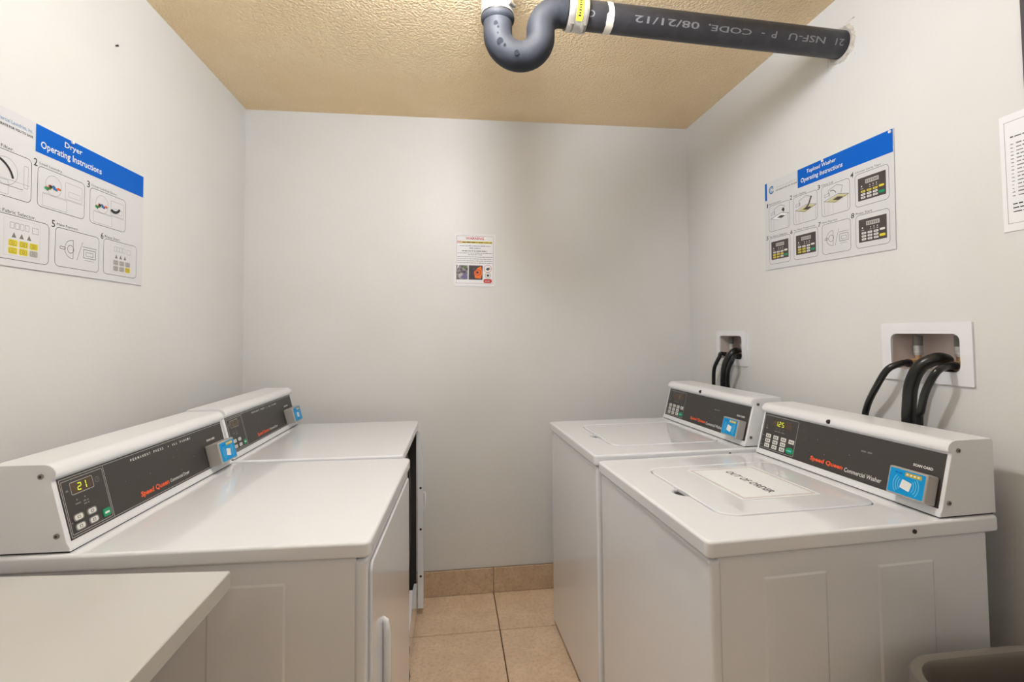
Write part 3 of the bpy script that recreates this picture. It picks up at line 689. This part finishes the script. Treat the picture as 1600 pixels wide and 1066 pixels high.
# ------------------------------------------------------------------ water outlet boxes, valves and hoses
def mounted(name, origin, label, cat): 
    o = empty(name, origin); tag(o, label, cat); return o
def yz_plate(b, outer, inner, x0, x1):
    n_ = len(outer); vs = [(x0, a, c) for a, c in outer]+[(x0, a, c) for a, c in inner]+[(x1, a, c) for a, c in outer]+[(x1, a, c) for a, c in inner]
    fs = []
    for k in range(n_):
        l = (k+1) % n_
        fs += [(k, l, n_+l, n_+k), (2*n_+k, 3*n_+k, 3*n_+l, 2*n_+l), (k, 2*n_+k, 2*n_+l, l), (n_+k, n_+l, 3*n_+l, 3*n_+k)]
    b.add(vs, fs)
DY = (1.206, 2.208)
def outlet(i, lab):
    yo0, yo1, zo0, zo1, yi0, yi1, zi0, zi1, r = BOXES[i]
    root = mounted('washer_outlet_box', (XR, (yo0+yo1)/2, zo0), lab, 'outlet box')
    b = MB(); yz_plate(b, rr(yo0, zo0, yo1, zo1, .003, 5), rr(yi0, zi0, yi1, zi1, r, 5), XR-.0065, XR+.001); bt(b, 'faceplate', M_plate, root)
    b = MB(); e = .004; y0, y1, z0, z1 = yi0-e, yi1+e, zi0-e, zi1+e; x0, x1 = XR+.0015, XR+.088
    b.box(x1-.002, x1, y0, y1, z0, z1); b.box(x0, x1, y0, y0+.0015, z0, z1); b.box(x0, x1, y1-.0015, y1, z0, z1); b.box(x0, x1, y0, y1, z0, z0+.0015); b.box(x0, x1, y0, y1, z1-.0015, z1)
    bt(b, 'recessed_box', M_box, root)
    ym = (yi0+yi1)/2
    VY = ((yi0+.035, yi1-.045))
    NE = (1.152, 1.284) if i == 0 else (2.128, 2.250)
    if i == 0: VY = (1.172, 1.292)
    else: VY = (2.168, 2.264)
    zv = zi0+.017
    for vy, ne in zip(VY, NE):
        v = bt(MB().cyl((XR+.045, vy, zi0-.002), (XR+.045, vy, zv+.022), .0085, 14).cyl((XR+.045, vy, zv), (XR+.022, (vy*.6+ne*.4), zv), .0085, 14), 'valve', M_brass, root)
        MB().cyl((XR+.024, (vy*.6+ne*.4), zv), (XR+.004, ne, zv), .0128, 8).build('hose_nut', M_brass, v)
        ar = MB().cyl((XR+.045, vy, zv+.022), (XR+.045, vy, zv+.050), .0115, 18).cyl((XR+.045, vy, zv+.030), (XR+.045, vy, zv+.034), .0122, 18, 1).cyl((XR+.045, vy, zv+.050), (XR+.045, vy, zi1-.006), .0118, 18, 2)
        bt(ar, 'hammer_arrestor', [M_silver, M_band, M_dim], root)
    bt(MB().cyl((XR+.038, DY[i], zi0-.001), (XR+.038, DY[i], zi0+.004), .024, 20), 'drain_collar', M_dark, root)
    return zv, NE
zv0, VY0 = outlet(0, 'white framed washer outlet box on the right wall above the near washer')
zv1, VY1 = outlet(1, 'small white framed outlet box near the back corner above the far washer')
def bez(P, n=10):
    """smooth path through the points"""
    P = [Vector(p) for p in P]; Q = [P[0]*2-P[1]]+P+[P[-1]*2-P[-2]]; out = []
    for i in range(1, len(Q)-2):
        a, b, c, d = Q[i-1:i+3]
        for k in range(n):
            t = k/n; out.append(.5*((2*b)+(c-a)*t+(2*a-5*b+4*c-d)*t*t+(3*b-a-3*c+d)*t**3))
    out.append(P[-1]); return out
def hose(name, pts, r, lab, fit=True):
    o = MB().tube(bez(pts), r, 16).build(name, M_rubber); tag(o, lab, 'hose')
    if fit:
        P = bez(pts); MB().tube([P[0], P[3]], r*1.22, 16).build('crimp_sleeve', M_rubber, o)
    return o
hose('supply_hose', [(1.332, VY0[1], zv0), (1.305, 1.286, zv0-.002), (1.280, 1.304, 1.2215), (1.276, 1.340, 1.168), (1.287, 1.389, 1.100), (1.291, 1.404, 1.04), (1.293, 1.408, .86)], .0093, 'thin black hose arching out left from the near outlet box')
hose('drain_hose', [(1.364, 1.206, 1.2295), (1.360, 1.200, 1.246), (1.343, 1.190, 1.2555), (1.312, 1.190, 1.2565), (1.288, 1.2095, 1.2350), (1.281, 1.231, 1.186), (1.286, 1.246, 1.120), (1.2885, 1.2515, 1.06), (1.290, 1.253, .86)], .0172, 'thick black drain hose looping out of the near outlet box', False)
hose('supply_hose', [(1.330, VY0[0]-.001, zv0), (1.306, 1.149, zv0+.0005), (1.268, 1.147, 1.226), (1.262, 1.1715, 1.1757), (1.270, 1.195, 1.121), (1.280, 1.212, 1.075), (1.287, 1.215, .86)], .0093, 'thin black hose from the right valve of the near outlet box')
hose('supply_hose', [(1.332, VY1[1], zv1), (1.308, 2.256, zv1+.004), (1.285, 2.2267, 1.213), (1.280, 2.265, 1.158), (1.288, 2.290, 1.09), (1.292, 2.296, 1.03), (1.293, 2.296, .87)], .0090, 'thin black hose curving left out of the far outlet box')
hose('drain_hose', [(1.364, 2.208, 1.2125), (1.360, 2.200, 1.232), (1.345, 2.172, 1.2430), (1.310, 2.154, 1.2360), (1.286, 2.1725, 1.1857), (1.287, 2.195, 1.11), (1.291, 2.203, 1.05), (1.292, 2.203, .87)], .0165, 'thick black drain hose looping out of the far outlet box', False)
hose('supply_hose', [(1.330, VY1[0]-.001, zv1), (1.300, 2.120, zv1-.001), (1.265, 2.083, 1.2063), (1.263, 2.114, 1.1604), (1.275, 2.145, 1.10), (1.285, 2.157, 1.05), (1.290, 2.157, .87)], .0090, 'thin black hose from the right valve of the far outlet box')

# ------------------------------------------------------------------ posters
def sheet_on_wall(name, M, w_, h_, lab, m=M_paper, th=.0022):
    o = MB().box(0, w_, 0, h_, 0, th).build(name, m); o.matrix_world = M; tag(o, lab, 'poster'); return o, Matrix.Translation((0, 0, th))
MR = frame_matrix((XR-.0012, 1.914, 1.592), (0, -1, -.020), (0, 0, 1))
ML = frame_matrix((XL+.0012, 1.157, 1.505), (0, 1, .004), (0, 0, 1))
G = .0014
def keypad(p, x0, y0, x1, y1, hi, go, l=0):
    """printed control panel: hi = keys in yellow, go = colour of the start key"""
    W_, H_ = x1-x0, y1-y0; p.rect(x0, y0, x1, y1, M_panelprint, l); p.rect(x0+W_*.28, y1-H_*.30, x0+W_*.76, y1-H_*.12, M_outline, l+1)
    for k in range(6): p.rect(x0+W_*(.31+.072*k), y1-H_*.26, x0+W_*(.355+.072*k), y1-H_*.16, M_dim, l+2)
    p.circ(x0+W_*.14, y0+H_*.62, W_*.025, M_white, l+1, n=8); p.rect(x0+W_*.10, y0+H_*.50, x0+W_*.2, y0+H_*.53, M_outline, l+1)
    for k in range(3): p.circ(x0+W_*(.44+.12*k), y0+H_*.60, W_*.018, M_white, l+1, n=8); p.rect(x0+W_*(.41+.12*k), y0+H_*.50, x0+W_*(.47+.12*k), y0+H_*.53, M_outline, l+1)
    for r in range(3):
        for c in range(3):
            cx, cy = x0+W_*(.19+.22*c), y0+H_*(.39-.135*r); p.rrect(cx-W_*.085, cy-H_*.045, cx+W_*.085, cy+H_*.045, W_*.02, M_yellow if (c, r) in hi else M_key, l+1, 2)
            p.rect(cx-W_*.045, cy-H_*.012, cx+W_*.04, cy+H_*.012, M_dim, l+2)
    cx, cy = x0+W_*.85, y0+H_*.42; p.rrect(cx-W_*.09, cy-H_*.045, cx+W_*.09, cy+H_*.045, W_*.02, M_yellow if 'top' in hi else M_key, l+1, 2)
    cx, cy = x0+W_*.85, y0+H_*.17; p.rrect(cx-W_*.10, cy-H_*.055, cx+W_*.10, cy+H_*.055, W_*.02, go, l+1, 2)
def payment(p, x0, y0, W_, H_):
    cx, cy = x0+W_*.33, y0+H_*.5
    p.circ(cx, cy, H_*.11, M_black, t=.0013); p.circ(cx+.004, cy, H_*.24, M_panelprint, t=.0012, a0=95, a1=265); p.line(cx+.002, cy-H_*.24, cx+.009, cy-H_*.24, .0012, M_panelprint); p.line(cx+.009, cy+H_*.24, cx+.009, cy-H_*.24, .0012, M_panelprint); p.line(cx+.002, cy+H_*.24, cx+.009, cy+H_*.24, .0012, M_panelprint)
    p.frame(x0+W_*.10, cy-.004, x0+W_*.22, cy+.0035, .0015, .0012, M_black)
    p.line(x0+W_*.47, y0+H_*.24, x0+W_*.60, y0+H_*.76, .0010, M_black)
    p.frame(x0+W_*.62, cy-H_*.16, x0+W_*.92, cy+H_*.08, .001, .0013, M_black); p.frame(x0+W_*.68, cy-H_*.10, x0+W_*.86, cy+.001, .0010, .0010, M_panelprint)
    p.line(x0+W_*.60, cy+H_*.14, x0+W_*.94, cy+H_*.14, .0012, M_panelprint); p.line(x0+W_*.64, cy-H_*.22, x0+W_*.88, cy-H_*.22, .0008, M_panelprint)
def washer_drawing(p, x0, y0, W_, H_, step):
    # open top loader in outline
    P_ = lambda a, b: (x0+W_*a, y0+H_*b)
    p.path([P_(.10, .52), P_(.12, .05)], .0010, M_dim); p.path([P_(.92, .55), P_(.92, .05)], .0010, M_dim)
    for a in (.22, .27, .42): p.line(*P_(a, .04), *P_(a, .44), .0010, M_outline)
    p.poly([P_(.15, .47), P_(.5, .36), P_(.95, .50), P_(.62, .60)], M_beigeprint if step > 1 else M_paper2, 0)
    p.path([P_(.10, .50), P_(.48, .38), P_(.96, .52), P_(.60, .62), P_(.10, .50)], .0012, M_black, 1)
    p.path([P_(.12, .62), P_(.30, .66), P_(.30, .74), P_(.12, .70), P_(.12, .62)], .0010, M_black, 1)
    p.path([P_(.30, .60), P_(.26, .82), P_(.55, .92), P_(.76, .84), P_(.70, .62)], .0012, M_black, 1)
    p.poly([P_(.40, .47), P_(.62, .42), P_(.78, .48), P_(.58, .53)], M_panelprint, 2)
    if step == 1: p.poly([P_(.62, .72), P_(.72, .62), P_(.77, .70), P_(.70, .80)], M_black, 2)
    if step == 2: p.poly([P_(.52, .50), P_(.66, .55), P_(.80, .84), P_(.74, .86), P_(.64, .62)], M_panelprint, 3)
    if step == 3: p.circ(*P_(.38, .60), H_*.20, M_black, 3, .0022, 20, 110, 8)
# washer poster
po, L = sheet_on_wall('instruction_poster', MR, .61, .365, 'washer operating instructions poster with eight numbered steps on the right wall')
p = Prints(); p.rect(.2, .294, .608, .364, M_blue)
for k in range(12): p.rect(.2, .297+k*.0056, .608, .2978+k*.0056, M_blue2, 1)
p.rect(.004, .292, .0165, .364, M_blue); p.build('heading_band', po, L)
p = Prints(); p.text('Topload Washer', .2465, .3335, .388, .3515, M_white, 3, .014, .1); p.text('Operating Instructions', .216, .3045, .416, .3265, M_white, 3, .014, .1)
p.build('heading_lettering', po, L)
p = Prints(); p.circ(.046, .329, .0165, M_logob, t=.005, a0=40, a1=330); p.circ(.048, .329, .010, M_logob, t=.003, a0=20, a1=300); p.circ(.054, .331, .005, M_outline, t=.002)
p.build('logo', po, L)
p = Prints(); p.text('Commercial Laundries, Inc.', .072, .327, .196, .3365, M_outline, 0); p.text('WE OPERATE FOR YOU TO SAVE', .072, .3165, .196, .3225, M_black, 0, .02)
p.build('lettering', po, L)
caps = ['Add Detergent', 'Load Clothes', 'Close Lid', 'Choose Cycle Type', 'Set Fabric Selector', 'Set Wash Temperature', 'Make Payment', 'Press Start']
for i in range(8):
    c_, r_ = i % 4, i//4; x0 = (.027, .173, .319, .466)[c_]; y0 = .156 if r_ == 0 else .021; w_, h_ = .1265, .108
    p = Prints(); p.frame(x0, y0, x0+w_, y0+h_, .013, .0012, M_black)
    cp = caps[i]; p.text(cp, x0+.001, y0+h_+.0025, x0+.001+min(.112, .0057*len(cp)), y0+h_+.010, M_black, 0, 0, .1)
    p.text(str(i+1), x0-.019+(.006 if i == 0 else 0), y0+h_-.004, x0-.006, y0+h_+.013, M_black, 0, .01, .1)
    if i < 3: washer_drawing(p, x0, y0, w_, h_, i+1)
    elif i == 6: payment(p, x0, y0, w_, h_)
    else:
        hi = {3: [(0, 0), (1, 0), (2, 0), 'top'], 4: [(0, 1), (1, 1), (2, 1), (0, 2), (1, 2)], 5: [(0, 2), (1, 2), (1, 1), (0, 1)], 7: []}[i]
        keypad(p, x0+.012, y0+.018, x0+w_-.011, y0+h_-.016, hi, M_yellow if i == 7 else M_green)
    p.build('step_picture', po, L)
for a, b in ((.329, .358), (.600, .357)): MB().cyl((a, b, .0), (a, b, .004), .0045, 12).build('pin', M_white, po, L)
# dryer poster
po, L = sheet_on_wall('instruction_poster', ML, .61, .365, 'dryer operating instructions poster with six numbered steps on the left wall')
p = Prints(); p.rect(.179, .294, .6085, .364, M_blue)
for k in range(12): p.rect(.179, .297+k*.0056, .6085, .2978+k*.0056, M_blue2, 1)
p.rect(.004, .292, .0165, .364, M_blue); p.build('heading_band', po, L)
p = Prints(); p.text('Dryer', .270, .3335, .333, .353, M_white, 3, .014); p.text('Operating Instructions', .194, .303, .410, .3265, M_white, 3, .014)
p.build('heading_lettering', po, L)
p = Prints(); p.text('Commercial Laundries, Inc.', .055, .333, .171, .343, M_logob, 0); p.text('WE OPERATE FOR YOU TO SAVE', .055, .322, .171, .328, M_black, 0, .03)
p.build('lettering', po, L)
def clothes(p, x, y, s_):
    rn = random.Random(3)
    for m_ in (M_olive, M_pblue, M_orange, M_olive, M_pblue, M_red, M_green, M_yellow, M_olive, M_black, M_pblue, M_orange):
        a, b = x+s_*rn.uniform(-1, 1), y+s_*.35*rn.uniform(-1, 1)
        p.poly([(a+s_*.32*math.cos(t)*rn.uniform(.6, 1), b+s_*.2*math.sin(t)*rn.uniform(.6, 1)) for t in [k*PI/4 for k in range(8)]], m_, 2+rn.randint(0, 3))
boxes = [(.012, .160, .170, .268, '1', 'Clean Lint Filter.'), (.187, .160, .346, .262, '2', 'Load Laundry.'), (.366, .158, .521, .260, '3', 'Close Loading Door.'),
         (.066, .016, .227, .121, '4', 'Set Fabric Selector.'), (.246, .018, .407, .121, '5', 'Make Payment.'), (.425, .019, .579, .124, '6', 'Press Start.')]
for x0, y0, x1, y1, nm, cp in boxes:
    p = Prints(); w_, h_ = x1-x0, y1-y0; p.frame(x0, y0, x1, y1, .013, .0013, M_black)
    p.text(cp, x0+.005, y1+.0025, x0+.005+min(.13, .0057*len(cp)), y1+.0105, M_black)
    p.text(nm, x0-.012, y1-.004, x0-.001, y1+.015, M_black, 0, .01)
    if nm in '123':
        if nm == '1':
            p.circ(x0+w_*.55, y0+h_*.55, h_*.30, M_dim, t=.0007); p.circ(x0+w_*.35, y0+h_*.3, h_*.52, M_black, 1, .006, 15, 80, 10)
            p.path([(x0+w_*.3, y0+h_*.25), (x0+w_*.85, y0+h_*.25)], .0009, M_black); p.frame(x0+w_*.86, y0+h_*.3, x0+w_*.94, y0+h_*.8, .003, .0007, M_dim)
        else:
            p.circ(x0+w_*.32, y0+h_*.62, h_*.26, M_dim, t=.0007); clothes(p, x0+w_*.30, y0+h_*.52, w_*.14)
            p.frame(x0+w_*.56, y0+h_*.40, x0+w_*.94, y0+h_*.84, .004, .0007, M_dim); p.frame(x0+w_*.63, y0+h_*.48, x0+w_*.9, y0+h_*.62, .003, .0006, M_dim)
            if nm == '3': p.circ(x0+w_*.66, y0+h_*.78, h_*.30, M_black, 7, .008, 235, 330, 10)
        p.frame(x0+w_*.1, y0+h_*.05, x0+w_*.6, y0+h_*.36, .001, .0006, M_dim); p.path([(x0+w_*.1, y0+h_*.38), (x0+w_*.97, y0+h_*.38)], .0006, M_dim)
    elif nm == '5': payment(p, x0, y0, w_, h_)
    else:
        p.frame(x0+w_*.2, y0+h_*.09, x1-w_*.17, y1-h_*.07, .002, .0005, M_outline)
        for k in range(4): p.frame(x0+w_*(.30+.085*k), y0+h_*.70, x0+w_*(.37+.085*k), y0+h_*.84, .001, .0007, M_dim)
        p.frame(x0+w_*.68, y0+h_*.68, x0+w_*.80, y0+h_*.82, .001, .0007, M_dim)
        for k in range(3): p.poly([(x0+w_*(.33+.13*k), y0+h_*.50), (x0+w_*(.41+.13*k), y0+h_*.50), (x0+w_*(.37+.13*k), y0+h_*.62)], M_dim)
        for r in range(2):
            for c in range(3):
                a, b = x0+w_*(.28+.18*c), y0+h_*(.30-.17*r); yel = (nm == '4' and (c, r) != (2, 1)) or (nm == '6' and (c, r) == (2, 1))
                p.rrect(a, b, a+w_*.155, b+h_*.15, .003, M_yellow if yel else M_outline, 0, 3); p.frame(a+w_*.02, b+h_*.025, a+w_*.13, b+h_*.12, .002, .0008, M_black if nm == '6' else M_olive, 1)
                p.frame(a+w_*.05, b+h_*.05, a+w_*.10, b+h_*.09, .001, .0007, M_black, 2)
    p.build('step_picture', po, L)
MB().cyl((.296, .361, .0), (.296, .361, .004), .0045, 12).build('pin', M_white, po, L)
# warning sheet
MWm = frame_matrix((.0195, YB-.0010, 1.5855), (1, 0, -.018), (0, 0, 1))
po, L = sheet_on_wall('warning_sheet', MWm, .2155, .2795, 'small white WARNING sheet with two photos in the middle of the back wall', M_paper2)
p = Prints(); p.frame(.010, .016, .2055, .268, .0008, .0013, M_brownred); p.frame(.003, .004, .2125, .2755, .001, .0006, M_outline); p.build('border', po, L)
p = Prints(); p.text('WARNING', .059, .2475, .155, .2615, M_red, 0, .02); p.build('heading_lettering', po, L)
p = Prints(); p.rect(.034, .2290, .199, .2395, M_yellow); p.rect(.014, .2290, .034, .2395, M_red); p.words(.040, .197, .2315, .006, M_black, 1, 5); p.words(.016, .033, .2315, .005, M_white, 1, 2); p.build('heading_band', po, L)
p = Prints()
p.words(.028, .19, .2135, .0045, M_purple, 0, 1); p.words(.078, .138, .2015, .0045, M_purple, 0, 2); p.words(.04, .172, .1865, .0055, M_black, 0, 3)
p.words(.016, .2, .1755, .004, M_dim, 0, 4); p.words(.072, .148, .1665, .004, M_dim, 0, 5)
for k in range(4): p.words(.016, .2, .155-.0105*k, .004, M_dim, 0, 6+k)
p.build('small_print', po, L)
p = Prints(); p.rect(.012, .036, .072, .112, M_greyph); p.poly([(.012, .085), (.028, .112), (.020, .112)], M_white, 1); p.circ(.034, .056, .013, M_outline, 1); p.circ(.058, .10, .009, M_olive, 1, n=8); p.poly([(.03, .045), (.06, .075), (.07, .04)], M_purple, 2); p.build('photo_print', po, L)
p = Prints(); p.rect(.0765, .036, .1495, .112, M_darkph); p.poly([(.110, .045), (.140, .042), (.148, .07), (.142, .108), (.125, .10), (.104, .078)], M_fire, 1); p.circ(.124, .075, .017, M_red, 2, .004); p.circ(.124, .075, .013, M_fire, 2); p.circ(.122, .075, .007, M_darkph, 3); p.build('photo_print', po, L)
p = Prints(); p.circ(.1765, .0955, .0205, M_red, 0, .002); p.poly([(.166, .09), (.172, .10), (.186, .102), (.188, .092), (.178, .086)], M_panelprint); p.circ(.178, .060, .0155, M_panelprint, 0, .0016); p.circ(.178, .060, .007, M_panelprint); p.rrect(.155, .020, .199, .041, .008, M_red); p.words(.163, .192, .028, .005, M_white, 1, 3); p.build('symbol_print', po, L)
# rules sheet, cut by the right border
MRl = frame_matrix((XR-.0010, 1.0160, 1.5700), (0, -1, 0), (0, 0, 1))
po, L = sheet_on_wall('notice_sheet', MRl, .2155, .2795, 'white framed notice of small print high on the right wall, cut by the photo border', M_paper2, .0012)
p = Prints(); p.frame(.010, .018, .2055, .262, .0008, .0009, M_dim); p.build('border', po, L)
p = Prints(); p.words(.022, .19, .222, .004, M_black, 0, 1)
for k in range(15): p.words(.022, .028, .205-.0088*k, .003, M_dim, 0, 20+k); p.words(.034, .196, .205-.0088*k, .0042, M_dim, 0, 40+k)
for k in range(3): p.words(.022, .19, .062-.009*k, .0042, M_black, 0, 60+k)
p.build('small_print', po, L)
# dark framed panel high on the right wall, cut by the right border
wp = empty('wall_panel', (XR, .75, 1.885)); tag(wp, 'dark grey framed panel high on the right wall above the notice, cut by the photo border', 'panel')
b = MB(); yz_plate(b, rr(.552, 1.885, .948, 2.30, .004, 2), rr(.582, 1.915, .918, 2.27, .003, 2), XR-.020, XR+.0005); bt(b, 'frame', M_door, wp)
bt(MB().box(XR-.010, XR, .580, .920, 1.913, 2.272), 'inset_board', M_panel, wp)
# bare nails left in the left wall
for a, b, lab in ((1.62, 2.235, 'tiny dark nail high on the left wall above the dryer poster'),):
    tag(MB().cyl((XL-.004, a, b), (XL+.006, a, b+.001), .0022, 8).cyl((XL+.006, a, b+.001), (XL+.007, a, b+.001), .0035, 8).build('nail', M_dark), lab, 'nail')

# ------------------------------------------------------------------ table in the lower left corner
tb = empty('folding_table', (-.72, .78, 0)); tag(tb, 'white laminate table top in the lower left corner, beside the near dryer', 'table')
tp = [(-1.005, .40), (-.4165, .40), (-.4175, 1.012), (-1.005, 1.066)]
b = MB(); n_ = 4; z0, z1 = .859, .892
bm = bmesh.new(); lo_ = [bm.verts.new((x, y, z0)) for x, y in tp]; hi_ = [bm.verts.new((x, y, z1)) for x, y in tp]
bm.faces.new(list(reversed(lo_))); bm.faces.new(hi_)
for k in range(4): bm.faces.new((lo_[k], lo_[(k+1) % 4], hi_[(k+1) % 4], hi_[k]))
bmesh.ops.bevel(bm, geom=bm.edges[:], offset=.0012, segments=1, affect='EDGES')
b.bm(bm); top = bt(b, 'table_top', M_lam, tb)
eb = MB(); eb.box(-.4172, -.4160, .402, 1.0095, z0+.0015, z1-.0015); bt(eb, 'edge_band', M_lamedge, tb)
for x, y in ((-.96, .46), (-.66, .46), (-.96, .95), (-.66, .93)): bt(MB().cyl((x, y, 0), (x, y, z0), .0145, 14), 'leg', M_tube, tb)
bt(MB().box(-.96, -.66, .45, .47, z0-.035, z0-.002, .002).box(-.96, -.66, .925, .95, z0-.035, z0-.002, .002), 'rail', M_tube, tb)

# ------------------------------------------------------------------ bin in the lower right corner
bn = empty('waste_bin', (1.09, .795, 0)); tag(bn, 'grey plastic waste bin with rolled rim in the lower right corner', 'bin')
zr = .668
def loop(x0, x1, y0, y1, r, z, n=7): return [(x, y, z) for x, y in rr(x0, y0, x1, y1, r, n)]
def insetloop(d, z, r=.10): return loop(.878+d, 1.276-d, .640+d, .936-d, max(r-d, .012), z)
levels = [(.055, .0), (.050, .004), (.016, zr-.055), (.012, zr-.050), (.001, zr-.045), (0, zr-.035), (.001, zr-.010), (.006, zr-.002), (.014, zr), (.023, zr-.003), (.028, zr-.012), (.031, zr-.05), (.056, .012)]
vs = []; n_ = len(insetloop(0, 0))
for d_, z_ in levels: vs += insetloop(d_, z_)
b = MB(); b.add(vs, [(i*n_+k, i*n_+(k+1) % n_, (i+1)*n_+(k+1) % n_, (i+1)*n_+k) for i in range(len(levels)-1) for k in range(n_)]+[tuple(reversed(range(n_))), tuple(range((len(levels)-1)*n_, len(levels)*n_))], 0, True)
bt(b, 'bin_body', M_bin, bn)
